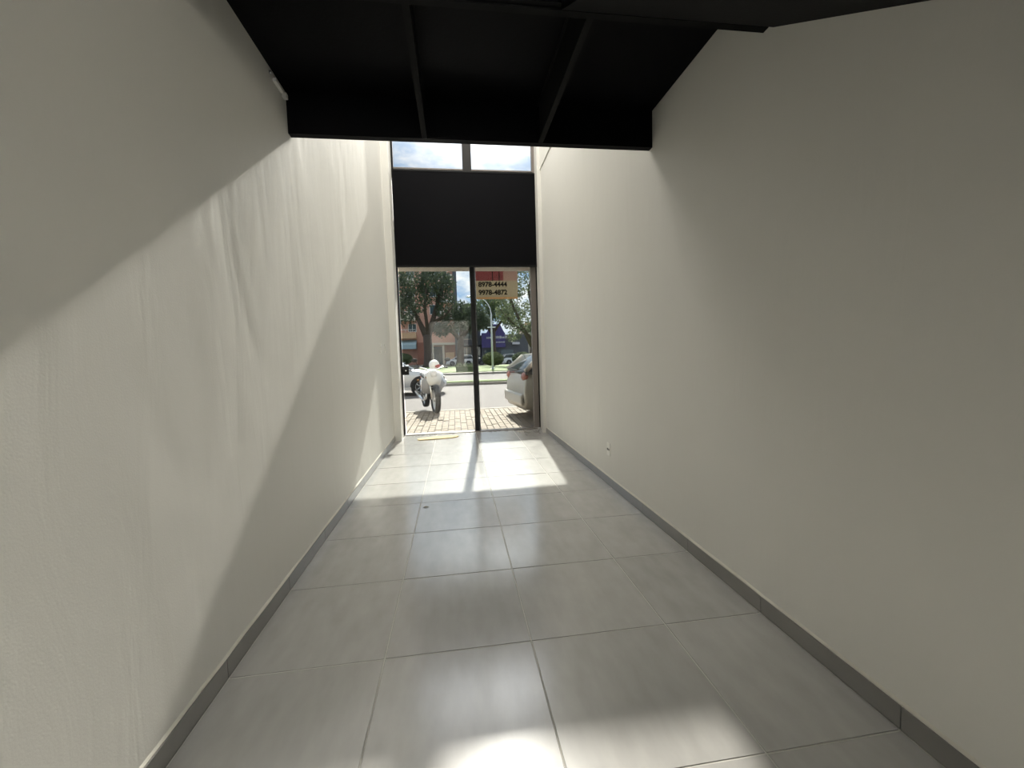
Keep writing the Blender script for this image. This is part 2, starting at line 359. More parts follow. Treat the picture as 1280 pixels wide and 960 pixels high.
# staircase along the right wall, closed black soffit
st = thing('staircase', 'black enclosed stair whose sloping underside descends along the right wall', 'staircase', (2.0 * T, -3.4 * T, 0))
def sp(bm, pts, x0, x1):   # prism in y/z tiles, relative to the stair's base
    return prism(bm, [((y + 3.4) * T, z * T) for y, z in pts], (x0 - 2.0) * T, (x1 - 2.0) * T, 'x')
S = .62; z_at = lambda y: 4.22 + S * (y - .04)
obj('soffit', sp(BM(), [(-.04, z_at(-.04)), (-6.7, z_at(-6.7)), (-6.7, z_at(-6.7) + .06), (-.04, z_at(-.04) + .06)], 1.3, 2.775), M['black'], st)
for xs in (1.27, 2.72):
    obj('stringer', sp(BM(), [(-.04, z_at(-.04) + .06), (-6.7, z_at(-6.7) + .06), (-6.7, z_at(-6.7) + .5), (-.04, z_at(-.04) + .5)], xs, xs + .05), M['black_steel'], st)
for i in range(15):
    y = -6.6 + i * .44; z = z_at(y) + .36
    obj('tread', sp(BM(), [(y, z), (y + .46, z), (y + .46, z + .05), (y, z + .05)], 1.32, 2.72), M['black_steel'], st)

# ------------------------------------------------------------------ shopfront
Y0, Y1 = YD - .05, YD + .05
d1 = struct(obj('door_1', tb(BM(), -.81, 2.68, Y0 - .06, Y1 + .06, -.003, .018), M['greyframe']))      # threshold track
obj('glass_panel', tb(BM(), -.78, 1.06, YD - .028, YD - .014, .02, 4.44), M['glass'], d1)
obj('glass_panel', tb(BM(), 1.05, 2.63, YD + .02, YD + .034, .02, 4.44), M['glass'], d1)
obj('frame', tb(BM(), -.852, -.808, Y0, Y1, .0, 4.45), M['blackframe'], d1)
obj('frame', tb(BM(), 2.60, 2.74, Y0 + .02, Y1, .018, 4.45), M['greyframe'], d1)
obj('frame_seal', tb(BM(), 2.74, 2.78, Y0 + .01, Y1, .018, 4.45), M['blackframe'], d1)
obj('meeting_stile', tb(BM(), 1.0, 1.115, Y0 - .005, Y1 - .01, .018, 4.45), M['blackframe'], d1)
obj('glass_edge', tb(BM(), 1.118, 1.15, YD + .02, YD + .045, .02, 4.44), M['galv'], d1)
lk = obj('lock', tb(BM(), -.805, -.645, Y0 - .03, Y0 + .02, 1.57, 1.79), M['blackframe'], d1, bevel=.004)
obj('keyhole', lathe(BM(), [(0.001, -.002), (.011, -.002), (.011, .002), (.001, .002)], 'y', (-.72 * T, (Y0 - .033) * T, 1.68 * T), 12), M['chrome'], lk)

w1 = struct(obj('window_1', tb(BM(), -.81, 2.72, Y0, Y1, 6.715, 6.745), M['greyframe']))
obj('window_glass', tb(BM(), -.79, .92, YD - .006, YD + .006, 6.5, 9.24), M['transom'], w1)
obj('window_glass', tb(BM(), 1.14, 2.70, YD - .006, YD + .006, 6.5, 9.24), M['transom'], w1)
obj('mullion', tb(BM(), .92, 1.14, Y0 - .03, Y1, 6.5, 9.25), M['darkframe'], w1)
obj('frame', tb(BM(), -.852, -.795, Y0, Y1, 6.5, 9.25), M['blackframe'], w1)
obj('frame', tb(BM(), 2.70, 2.84, Y0 + .02, Y1, 6.5, 9.25), M['greyframe'], w1)
obj('frame', tb(BM(), -.81, 2.72, Y0, Y1, 9.2, 9.25), M['greyframe'], w1)

# black blind between door and transom
rb = thing('roller_blind', 'wide black opaque blind drawn across the shopfront above the glass door', 'blind', (1.0 * T, (YD - .1) * T, 4.3 * T))
bl = BM(); bx(bl, -1.835 * T, 1.80 * T, -.02 * T, .0, .02 * T, 2.34 * T)
obj('cloth', bl, M['blind'], rb)
obj('bottom_rail', bx(BM(), -1.835 * T, 1.80 * T, -.035 * T, .015 * T, -.02 * T, .03 * T), M['blackframe'], rb)
obj('head_rail', bx(BM(), -1.835 * T, 1.80 * T, -.03 * T, .01 * T, 2.33 * T, 2.36 * T), M['blackframe'], rb)

# ------------------------------------------------------------------ unseen fill panels added on the upper ceiling to brighten the room
def add_fill_panel(label, x, y, z, wd, ln, watts):
    t = thing('ceiling_light', label, 'lamp', (x * T, y * T, z * T), group='ceiling light panels')
    obj('housing', bx(BM(), -wd / 2 - .02, wd / 2 + .02, -ln / 2 - .02, ln / 2 + .02, -.03, 0), M['plastic'], t)
    e = obj('diffuser', bx(BM(), -wd / 2, wd / 2, -ln / 2, ln / 2, -.034, -.03), M['led'], t)
    l = bpy.data.lights.new('lamp', 'AREA'); l.shape = 'RECTANGLE'; l.size = wd; l.size_y = ln; l.energy = watts; l.color = (1.0, .975, .93)
    lo_ = bpy.data.objects.new('lamp', l); link(lo_, t); lo_.location = (0, 0, -.04)
add_fill_panel('long light panel on the upper ceiling, the left one of two', .1, 5.6, TOP, .85, 1.8, FILL_WATTS)
add_fill_panel('long light panel on the upper ceiling, the right one of two', 1.7, 5.6, TOP, .85, 1.8, FILL_WATTS)

# ------------------------------------------------------------------ small fittings
def switch(y, lab):
    t = thing('wall_switch', lab, 'switch', (WALLX_L * T, y * T, 2.22 * T), group='switches beside the door')
    obj('plate', bx(BM(), 0, .008, -.035, .035, -.06, .06), M['plastic'], t, bevel=.002)
    obj('rocker', bx(BM(), .008, .013, -.011, .011, -.025, .025), M['plastic'], t, bevel=.001)
switch(6.2, 'flush switch plate on left wall, the one farther from the glass door')
switch(6.75, 'flush switch plate on left wall, the one nearer the glass door')
so = thing('power_outlet', 'small white power outlet low on the right wall above the skirting', 'outlet', (WALLX_R * T, 3.15 * T, .55 * T))
obj('plate', bx(BM(), -.009, 0, -.037, .037, -.058, .058), M['plastic'], so, bevel=.003)
for y in (-.016, .016):
    obj('socket', lathe(BM(), [(.001, -.0105), (.011, -.0105), (.011, -.0085), (.001, -.0085)], 'x', (0, y, 0), 14), M['dark'], so)
wb = thing('wall_bracket', 'small white bracket on the left wall tight under the black ceiling edge', 'bracket', (WALLX_L * T, 1.62 * T, 4.53 * T))
obj('plate', bx(BM(), 0, .018, -.12, -.01, .0, .02), M['plastic'], wb, bevel=.003)
obj('end_block', bx(BM(), 0, .024, .0, .03, -.012, .016), M['plastic'], wb, bevel=.003)
obj('screw', ball(BM(), (.006, -.16, .02), .009), M['grey_metal'], wb)

mt = BM(); pts = []
for k in range(40):
    a = 2 * math.pi * k / 40; rr = 1 + random.uniform(-.03, .03)
    pts.append((.30 * rr * math.copysign(abs(math.cos(a)) ** .45, math.cos(a)), .085 * rr * math.copysign(abs(math.sin(a)) ** .6, math.sin(a)) + .03 * math.cos(a)))
prism(mt, pts, 0, .012, 'z')
mo = tag(obj('doormat', mt, M['straw'], loc=(.03, 4.58, .001)), 'flat straw coloured doormat lying just inside the glass door', 'mat'); mo.rotation_euler[2] = .06
lf = BM(); v = [lf.verts.new(c) for c in ((-.025, 0, .001), (-.005, .012, .006), (.022, .004, .002), (-.002, -.012, .007))]; lf.faces.new(v)
lo = tag(obj('dry_leaf', lf, M['dryleaf'], loc=(.05, 1.70, .001)), 'tiny dry leaf lying on a floor tile between camera and door', 'leaf')
md = lo.modifiers.new('s', 'SOLIDIFY'); md.thickness = .0015

# ------------------------------------------------------------------ outside: canopy, pillar, banner
struct(obj('trim_4', tb(BM(), -9, 12, 8.5, 9.2, 4.39, 5.7), M['facade']))
struct(obj('trim_5', tb(BM(), 2.82, 3.5, 8.5, 9.5, -.35, 4.39), M['pink']))
bn = thing('banner', 'hanging banner seen from behind with red top and two rows of dark numbers', 'banner', (1.42, 8.7, 2.6))
bw, bh = 1.04, .88
obj('sheet', bx(BM(), -bw / 2, bw / 2, 0, .004, 0, .45), M['ban_pale'], bn)
obj('red_field', bx(BM(), -bw / 2, bw * .16, 0, .004, .45, bh), M['ban_red'], bn)
obj('pale_field', bx(BM(), bw * .16, bw / 2, 0, .004, .45, bh), M['ban_fade'], bn)
obj('border', bx(BM(), -bw / 2, bw / 2, -.003, 0, 0, .05), M['ban_orange'], bn)
for x in (-.10, .06): obj('lettering', bx(BM(), bw * x - .008, bw * x + .012, -.004, -.0005, .44, bh), M['ban_black'], bn)
text_obj('lettering', '8978-4444', .165, M['ban_black'], bn, (-.10, -.004, .355), (math.pi / 2, 0, 0), .001)
text_obj('lettering', '9978-4872', .165, M['ban_black'], bn, (-.10, -.004, .16), (math.pi / 2, 0, 0), .001)
for x in (-.45, .45): obj('support_arm', tube(BM(), [(x, .002, bh - .01), (x, 5.3 - 8.7, bh)], .012, 6), M['blackframe'], bn)
obj('top_rod', tube(BM(), [(-bw / 2, .002, bh), (bw / 2, .002, bh)], .012, 6), M['blackframe'], bn)

# ------------------------------------------------------------------ ground outside
Yd = (YD + .25) * T
ZS = -.12
pv = struct(obj('patio', bx(BM(), -7, 9, Yd, 8.1, -.35, -.052), M['paver_joint']))
bm = BM(); rnd = random.Random(5)
x = -4.2; i = 0
while x < 6.5:
    y = Yd + .01 - (.11 if i % 2 else 0)
    while y < 7.98:
        y0 = max(y, Yd + .005); y1 = min(y + .205, 8.0)
        if y1 - y0 > .03:
            h = -.035 + rnd.uniform(-.004, .004); e = .006
            bx(bm, x, x + .097, y0, y1, -.06, h)
        y += .222
    x += .112; i += 1
pb = obj('paving_brick', bm, M['paver'], pv); pb['kind'] = 'stuff'
kb = struct(obj('kerb', bx(BM(), -30, 40, 8.1, 8.25, -.4, -.04), M['kerb']))
struct(obj('street', bx(BM(), -60, 70, 8.25, 17.3, -.5, ZS), M['asphalt']))
struct(obj('median_strip', bx(BM(), -60, 70, 17.3, 18.6, -.5, ZS + .12), M['kerb']))
gs = obj('grass', bx(BM(), -60, 70, 17.5, 18.4, ZS + .10, ZS + .17), M['grass']); gs['kind'] = 'stuff'; tag(gs, 'thin grass strip between the two near carriageways', 'grass')
struct(obj('street', bx(BM(), -60, 70, 18.6, 28.0, -.5, ZS), M['asphalt']))
struct(obj('kerb', bx(BM(), -60, 70, 28.0, 29.0, -.5, ZS + .14), M['kerb']))
gs = obj('grass', bx(BM(), -60, 70, 29.0, 48, -.4, ZS + .18), M['grass']); gs['kind'] = 'stuff'; tag(gs, 'broad green lawn of the central median', 'grass')
struct(obj('street', bx(BM(), -60, 70, 48, 60, -.5, ZS), M['asphalt']))
struct(obj('pavement', bx(BM(), -60, 70, 60, 120, -.5, ZS + .12), M['kerb']))
struct(obj('ground', bx(BM(), -200, 200, -60, 320, -1.2, -.45), M['asphalt']))

# ------------------------------------------------------------------ cars
def wheel(parent, x, y, r, wdt=.2):
    s = 1 if y > 0 else -1
    t = obj('wheel', lathe(BM(), [(r * .62, -wdt / 2), (r * .94, -wdt / 2), (r, -wdt / 2 + .03), (r, wdt / 2 - .03), (r * .94, wdt / 2), (r * .62, wdt / 2)], 'y', (0, 0, 0), 24), M['rubber'], parent, True, loc=(x, y, r))
    bm = BM(); lathe(bm, [(.001, s * wdt * .30), (r * .2, s * wdt * .34), (r * .2, s * wdt * .2), (.001, s * wdt * .2)], 'y', n=14)
    lathe(bm, [(r * .56, s * wdt * .42), (r * .64, s * wdt * .42), (r * .64, -s * wdt * .3), (r * .58, -s * wdt * .3)], 'y', n=20)
    for k in range(5):
        a = 2 * math.pi * k / 5; c, q = math.cos(a), math.sin(a)
        tube(bm, [(r * .1 * c, s * wdt * .3, r * .1 * q), (r * .6 * c, s * wdt * .36, r * .6 * q)], r * .09, 6)
    obj('rim', bm, M['rim'], t, True)
def car(name, label, paint, loc, rz, L=4.3, W=1.72, H=1.45, kind='sedan', group=None, pale_glass=False):
    c = thing(name, label, 'car', loc, rz, group)
    h = L / 2; r = .31; hw = W / 2
    # deck height (bonnet/boot) along the length, front is +x
    if kind == 'sedan': deck = [(-h, .55), (-h + .03, .88), (-h + .1, .98), (-h + .75, 1.02), (-.2, .95), (.75, .93), (1.3, .88), (h - .25, .74), (h - .05, .64), (h, .5)]
    else: deck = [(-h, .5), (-h + .03, .8), (-h + .08, .98), (-h + .5, 1.0), (0, .96), (.85, .95), (1.35, .9), (h - .25, .78), (h - .06, .66), (h, .5)]
    rings = []
    for x, z in deck:
        e = max(0, (abs(x) - h + .5)) ** 1.6 * .28 + (.02 if abs(x) > h - .01 else 0)
        w0 = hw - e; zb = .22 + (.1 if abs(x) > h - .02 else 0)
        rings.append([(x, -w0 * .92, zb), (x, -w0, zb + .14), (x, -w0 * 1.0, z * .72), (x, -w0 * .955, z * .93), (x, -w0 * .82, z), (x, 0, z + .015),
                      (x, w0 * .82, z), (x, w0 * .955, z * .93), (x, w0, z * .72), (x, w0, zb + .14), (x, w0 * .92, zb)])
    bm = loft(BM(), rings); b = obj('body', bm, paint, c, True)
    if kind == 'sedan': g = [(-h + .62, 1.0, .80, 0), (-h + 1.25, H - .05, .66, 1), (-.35, H, .64, 1), (.25, H - .04, .65, 1), (1.12, .90, .80, 0)]
    else: g = [(-h + .05, .98, .80, 0), (-h + .38, H - .06, .68, 1), (-.6, H, .66, 1), (.2, H - .05, .67, 1), (1.15, .92, .80, 0)]
    rings = []
    zb = .92
    for x, z, w0, _ in g:
        rings.append([(x, -hw * .93, zb - .04), (x, -hw * w0 * 1.12, z - .03), (x, -hw * w0, z), (x, hw * w0, z), (x, hw * w0 * 1.12, z - .03), (x, hw * .93, zb - .04)])
    obj('windows', loft(BM(), rings), M['car_glass'], c, True)
    # roof skin and pillars
    rr = [r_ for r_, q in zip(rings, g) if q[3]]
    obj('roof', loft(BM(), [[(x + s * .0, y * 1.02, z + .012) for (x, y, z) in ring[1:5]] + [(x, y * .9, z - .03) for (x, y, z) in reversed(ring[1:5])] for ring in rr for s in (1,)]), paint, c, True)
    for s in (-1, 1):
        k = 1 if s < 0 else 4
        a, bb = rings[-1][k], rings[-2][k]; tube_bm = tube(BM(), [(a[0] + .02, a[1], a[2]), (bb[0], bb[1], bb[2] + .01)], .035, 6); obj('pillar', tube_bm, paint, c, True)
        a, bb = rings[0][k], rings[1][k]; obj('pillar', tube(BM(), [(a[0], a[1], a[2]), (bb[0], bb[1], bb[2] + .01)], .05, 6), paint, c, True)
        m_ = rings[2][k]; obj('pillar', tube(BM(), [(m_[0] + .1, s * hw * .935, .93), (m_[0] + .08, m_[1], m_[2])], .035, 6), paint, c, True)
        obj('mirror', ball(BM(), (.85, s * (hw + .08), 1.0), (.06, .10, .07)), paint, c, True)
        for x in (-h + .8, h - .82):
            a = BM(); tube(a, [(x, s * (hw - .12), r + .02), (x, s * (hw + .006), r + .02)], r + .05, 20); obj('wheel_arch', a, M['dark'], c)
            wheel(c, x, s * (hw - .075), r)
        obj('headlight', ball(BM(), (h - .20, s * (hw - .33), .66), (.17, .20, .085)), M['lampglass'], c, True)
        obj('taillight', ball(BM(), (-h + .07, s * (hw - .22), .84), (.07, .15, .09)), M['redlens'], c, True)
        for x in (-.55, .35): obj('door_handle', bx(BM(), x - .08, x + .08, s * hw - .02 * s if s < 0 else hw - .0, s * hw if s < 0 else hw + .02, .80, .83), M['chrome'] if pale_glass else paint, c)
        obj('side_skirt', bx(BM(), -h + 1.15, h - 1.15, s * hw - .02, s * hw + .02, .2, .30), paint, c)
    obj('bumper', loft(BM(), [[(h + .05 - abs(y) ** 3 * .35, y, .28), (h + .07 - abs(y) ** 3 * .35, y, .38), (h + .05 - abs(y) ** 3 * .35, y, .50), (h - .15, y, .5), (h - .15, y, .28)] for y in [-hw * .93 + i * hw * 1.86 / 8 for i in range(9)]]), paint, c, True)
    obj('grille', bx(BM(), h - .1, h + .01, -.36, .36, .53, .63), M['dark'], c)
    obj('licence_plate', bx(BM(), h + .06, h + .08, -.2, .2, .36, .48), M['whitepaint'], c)
    obj('bumper', bx(BM(), -h - .05, -h + .12, -hw * .86, hw * .86, .3, .52), paint, c, bevel=.04)
    return c
car('sedan', 'silver sedan side on in the street, its nose behind the parked motorcycle', M['car_silver'], (-2.35, 13.95, ZS), .02, 4.5, 1.75, 1.36)
car('hatchback', 'pale champagne car parked at the right edge of the shopfront view', M['car_beige'], (3.42, 6.8, -.045), .10, 3.9, 1.66, 1.31, 'hatch', pale_glass=True)
car('hatchback', 'white hatchback parked across the avenue in front of the brick porch', M['car_white'], (1.0, 58.2, ZS), math.pi + .03, 3.9, 1.7, 1.5, 'hatch')
car('sedan', 'faded red car parked far across the avenue by the leftmost big trunk', M['car_red'], (-9.4, 58.4, ZS), .0, 4.3, 1.72, 1.45)
car('sedan', 'white sedan parked far across the avenue nearest the left door frame', M['car_white'], (-8.2, 52.2, ZS), .0, 4.4, 1.75, 1.45)
car('sedan', 'dark sedan parked far across the avenue beneath the purple sign', M['car_dark'], (5.4, 58.6, ZS), .0, 4.3, 1.72, 1.42)
car('hatchback', 'pale car with dark windows parked between the two round bushes', M['car_white'], (8.5, 54, ZS), .05, 3.9, 1.7, 1.45, 'hatch')

# ------------------------------------------------------------------ motorcycles
def motorcycle(label, loc, rz, paint, trim, group=None, s=1.0, big=True):
    m = thing('motorcycle', label, 'motorcycle', loc, rz, group); m.scale = (s, s, s)
    for x, wn in ((.66, 'front'), (-.64, 'rear')):
        wr = .30
        t = obj('wheel', lathe(BM(), [(wr * .78, -.05), (wr * .95, -.06), (wr, -.03), (wr, .03), (wr * .95, .06), (wr * .78, .05)], 'y', n=24), M['rubber'], m, True, loc=(x, 0, wr))
        bm = BM(); lathe(bm, [(wr * .72, -.03), (wr * .8, -.03), (wr * .8, .03), (wr * .72, .03)], 'y', n=20); lathe(bm, [(.001, -.05), (.045, -.05), (.045, .05), (.001, .05)], 'y', n=12)
        for k in range(6): tube(bm, [(0, 0, 0), (wr * .75 * math.cos(k * math.pi / 3), 0, wr * .75 * math.sin(k * math.pi / 3))], .012, 5)
        obj('rim', bm, M['rim'], t, True)
    for s_ in (-1, 1):
        obj('fork', tube(BM(), [(.66, s_ * .08, .30), (.44, s_ * .08, .88)], .022, 8), M['chrome'], m, True)
        obj('swingarm', tube(BM(), [(-.64, s_ * .08, .30), (-.15, s_ * .09, .38)], .02, 6), M['engine'], m, True)
        obj('shock', tube(BM(), [(-.60, s_ * .10, .34), (-.45, s_ * .11, .70)], [.03, .03], 8), M['chrome'], m, True)
        obj('mirror_stalk', tube(BM(), [(.36, s_ * .28, 1.02), (.34, s_ * .36, 1.16)], .008, 5), M['vinyl'], m)
        obj('mirror', ball(BM(), (.33, s_ * .38, 1.19), (.02, .07, .045)), M['vinyl'], m, True)
        obj('indicator', ball(BM(), (.50, s_ * .15, .80), (.03, .035, .025)), M['ban_orange'], m, True)
        obj('indicator', ball(BM(), (-.83, s_ * .14, .68), (.03, .035, .025)), M['ban_orange'], m, True)
    obj('handlebar', tube(BM(), [(.26, -.38, 1.0), (.36, -.26, 1.03), (.42, -.08, .96), (.42, .08, .96), (.36, .26, 1.03), (.26, .38, 1.0)], .014, 8), M['chrome'], m, True)
    for s_ in (-1, 1): obj('grip', tube(BM(), [(.26, s_ * .38, 1.0), (.335, s_ * .29, 1.022)], .02, 8), M['vinyl'], m)
    obj('headlight', lathe(BM(), [(.001, .09), (.085, .08), (.10, 0), (.06, -.1), (.001, -.12)], 'x', (.5, 0, .88), 18), paint, m, True)
    obj('headlight_lens', lathe(BM(), [(.001, .115), (.06, .105), (.088, .085), (.001, .08)], 'x', (.5, 0, .88), 18), M['lampglass'], m, True)
    obj('tank', loft(BM(), [[(x, w_ * math.cos(a), z + hgt * math.sin(a)) for a in [k * math.pi / 6 for k in range(12)]] for x, w_, z, hgt in ((-.08, .07, .76, .06), (0, .13, .79, .10), (.15, .16, .81, .12), (.28, .13, .81, .11), (.36, .06, .80, .06))]), paint, m, True)
    obj('seat', loft(BM(), [[(x, w_ * math.cos(a), z + .05 * math.sin(a)) for a in [k * math.pi / 6 for k in range(12)]] for x, w_, z in ((-.02, .08, .77), (-.2, .14, .78), (-.45, .14, .81), (-.72, .11, .83), (-.8, .05, .82))]), M['vinyl'], m, True)
    obj('side_cover', loft(BM(), [[(x, w_ * math.cos(a), z + .07 * math.sin(a)) for a in [k * math.pi / 6 for k in range(12)]] for x, w_, z in ((-.08, .10, .62), (-.3, .13, .64), (-.55, .11, .70), (-.84, .05, .76))]), paint, m, True)
    obj('fender', loft(BM(), [[(.66 + .33 * math.cos(a), -.06, .30 + .33 * math.sin(a)), (.66 + .345 * math.cos(a), 0, .30 + .345 * math.sin(a)), (.66 + .33 * math.cos(a), .06, .30 + .33 * math.sin(a))] for a in [math.radians(d) for d in range(15, 151, 15)]], False, False), M['vinyl'], m, True)
    obj('fender', loft(BM(), [[(-.64 + .34 * math.cos(a), -.08, .30 + .34 * math.sin(a)), (-.64 + .36 * math.cos(a), 0, .30 + .36 * math.sin(a)), (-.64 + .34 * math.cos(a), .08, .30 + .34 * math.sin(a))] for a in [math.radians(d) for d in range(60, 181, 15)]], False, False), M['vinyl'], m, True)
    e = BM(); bx(e, -.12, .16, -.11, .11, .28, .44); tube(e, [(.05, 0, .40), (.20, 0, .66)], [.09, .075], 12)
    for k in range(5): tube(e, [(.08 + k * .028, 0, .46 + k * .048), (.09 + k * .028, 0, .47 + k * .048)], .105, 12)
    obj('engine', e, M['engine'], m)
    obj('frame', tube(BM(), [(.42, 0, .9), (.24, 0, .42), (.1, 0, .26), (-.2, 0, .27), (-.35, 0, .62), (-.8, 0, .74)], .022, 8), M['engine'], m, True)
    obj('exhaust', tube(BM(), [(.2, -.1, .5), (.24, -.14, .3), (0, -.16, .24), (-.35, -.17, .28), (-.85, -.19, .38)], [.018, .02, .022, .04, .045], 10), M['chrome'], m, True)
    obj('kickstand', tube(BM(), [(-.05, .1, .28), (0, .24, .0)], .012, 6), M['engine'], m)
    obj('taillight', ball(BM(), (-.86, 0, .75), (.04, .08, .045)), M['redlens'], m, True)
    obj('licence_plate', bx(BM(), -.93, -.92, -.09, .09, .50, .65), M['box_grey'], m)
    if big:
        obj('windscreen', loft(BM(), [[(.52 - (z - .9) * .35, -w_, z), (.56 - (z - .9) * .35, 0, z), (.52 - (z - .9) * .35, w_, z)] for z, w_ in ((.62, .12), (.74, .17), (.86, .17), (.95, .11))], False, False), trim, m, True)
        obj('leg_shield', loft(BM(), [[(.30 + (z - .4) * .12, -w_, z), (.38 + (z - .4) * .12, 0, z), (.30 + (z - .4) * .12, w_, z)] for z, w_ in ((.42, .20), (.55, .25), (.7, .25), (.82, .16))], False, False), M['box_grey'], m, True)
    for o in m.children:
        if o.name.split('.')[0] in ('fender', 'windscreen', 'leg_shield'):
            q = o.modifiers.new('s', 'SOLIDIFY'); q.thickness = .008
    return m
motorcycle('white motorcycle with dark wheels parked at the patio edge before the silver sedan', (-.30, 8.4, -.04), math.radians(-76), M['whitepaint'], M['whitepaint'])
hp = thing('helmet', 'white and red helmet resting on the parked motorcycle', 'helmet', (-.06, 8.02, .80), math.radians(-62))
hp.location = (-.17, 8.3, .90)
obj('shell', ball(BM(), (0, 0, .125), (.14, .12, .125), 16, 12), M['whitepaint'], hp, True)
obj('visor', ball(BM(), (.035, .02, .105), (.115, .112, .065), 16, 10), M['redpaint'], hp, True)

# ------------------------------------------------------------------ street lamp
sx, sy = 3.5, 34.0
lp = thing('street_lamp', 'tall pale curved street lamp standing on the central median', 'lamp', (sx, sy, ZS + .18))
arc = [(0, 0, 0), (0, 0, 3.0), (0, 0, 4.7)] + [(-1.5 * (1 - math.cos(a)), 0, 4.7 + 1.5 * math.sin(a)) for a in [math.radians(d) for d in (15, 30, 45, 60, 75, 90)]]
obj('pole', tube(BM(), arc, [.10, .08, .06] + [.045] * 6, 10), M['galv'], lp, True)
obj('lamp_head', ball(BM(), (-1.75, 0, 6.15), (.35, .13, .08)), M['galv'], lp, True)
obj('base_plate', bx(BM(), -.2, .2, -.2, .2, 0, .04), M['galv'], lp)
obj('cross_arm', bx(BM(), -.35, .35, -.03, .03, 3.5, 3.6), M['galv'], lp)

# ------------------------------------------------------------------ trees
def foliage(blobs, n, size, seed, parent, m, name='foliage'):
    rd = random.Random(seed); vs, fs = [], []
    tot = sum(b[3] ** 2 for b in blobs)
    for (cx, cy, cz, r) in blobs:
        for _ in range(int(n * r * r / tot)):
            d = Vector((rd.gauss(0, 1), rd.gauss(0, 1), rd.gauss(0, .8))).normalized() * (r * rd.uniform(.35, 1.0) ** .6)
            c = Vector((cx, cy, cz)) + d
            a = Vector((rd.gauss(0, 1), rd.gauss(0, 1), rd.gauss(0, 1))).normalized(); b = a.orthogonal().normalized()
            q = size * rd.uniform(.6, 1.4); k = len(vs)
            vs += [c - a * q, c + b * q * .45, c + a * q, c - b * q * .45]; fs.append((k, k + 1, k + 2, k + 3))
    me = bpy.data.meshes.new(name); me.from_pydata([tuple(v_) for v_ in vs], [], fs); me.materials.append(m)
    o = bpy.data.objects.new(name, me); link(o, parent); o['kind'] = 'stuff'; return o
def tree(label, loc, trunk, branches, blobs, n, size, m, seed):
    t = thing('tree', label, 'tree', loc, group='trees across the avenue')
    obj('trunk', tube(BM(), [p[:3] for p in trunk], [p[3] for p in trunk], 12), M['bark'], t, True)
    for b in branches: obj('branch', tube(BM(), [p[:3] for p in b], [p[3] for p in b], 8), M['bark'], t, True)
    foliage(blobs, n, size, seed, t, m)
    return t
zt = ZS + .12
tree('old dark tree with a thick forked trunk standing nearest the left door frame', (-3.1, 52.5, ZS),
     [(0, 0, 0, .85), (0, 0, .5, .62), (.05, 0, 2.2, .55), (0, 0, 4.2, .55)],
     [[(0, 0, 3.9, .5), (.7, .2, 5.8, .33), (1.4, .3, 8, .24), (2.1, .3, 10.5, .16)], [(-.1, 0, 3.9, .42), (-.8, 0, 5.6, .3), (-1.6, .2, 7.4, .2), (-3, 0, 9.4, .12)], [(.6, .2, 5.6, .25), (2.4, -.2, 6.6, .16), (3.3, -.3, 7.6, .1)], [(.1, 0, 4.4, .25), (-.1, -.8, 7.5, .18), (.2, -1, 10, .1)]],
     [(-2.6, 0, 7.2, 1.9), (-3.6, .5, 9.8, 2.4), (-.8, -.5, 8.6, 1.8), (1.2, 0, 10.9, 2.4), (2.6, 0, 8.4, 1.4), (2.2, .6, 10.6, 1.8), (-1.2, 0, 11.8, 2.6), (-3.9, 0, 6.6, 1.0), (2.0, 0, 7.0, 1.0)], 5200, .22, M['leaf_dark'], 11)
tree('shorter dark tree with wide low branches standing behind the meeting stile', (1.0, 55, ZS),
     [(0, 0, 0, .75), (0, 0, .6, .55), (.1, 0, 2.6, .45), (.2, 0, 4, .4)],
     [[(.2, 0, 3.8, .35), (1.5, 0, 5.2, .22), (3, 0, 6, .12)], [(.1, 0, 3.6, .35), (-1.2, 0, 4.9, .22), (-2.6, 0, 5.2, .12)], [(.2, 0, 4, .3), (.5, 0, 6, .2), (.3, 0, 7.6, .1)]],
     [(-2.4, 0, 4.9, 1.1), (-.8, 0, 6.0, 1.7), (1.4, 0, 5.8, 1.6), (3.2, 0, 5.9, 1.3), (.4, 0, 7.4, 1.5), (2.6, 0, 7.0, 1.2)], 3800, .2, M['leaf_dark'], 12)
tree('broad green tree rising above the purple sign across the avenue', (6.2, 62, ZS),
     [(0, 0, 0, .5), (0, 0, 3.5, .38), (.1, 0, 5.5, .3)],
     [[(0, 0, 4.5, .25), (-1.5, 0, 6.5, .15), (-3, 0, 7.8, .08)], [(0, 0, 4.8, .25), (1.6, 0, 6.8, .15), (3, 0, 8, .08)]],
     [(-3, 0, 7.6, 1.9), (-1.2, 0, 8.2, 2.1), (1.2, 0, 8.0, 2.1), (3.2, 0, 7.6, 1.9), (0, 0, 9.6, 1.6), (-4.4, 0, 6.6, 1.1), (2.6, 0, 6.4, 1.2), (-1, 0, 6.2, 1.1)], 4400, .22, M['leaf'], 13)
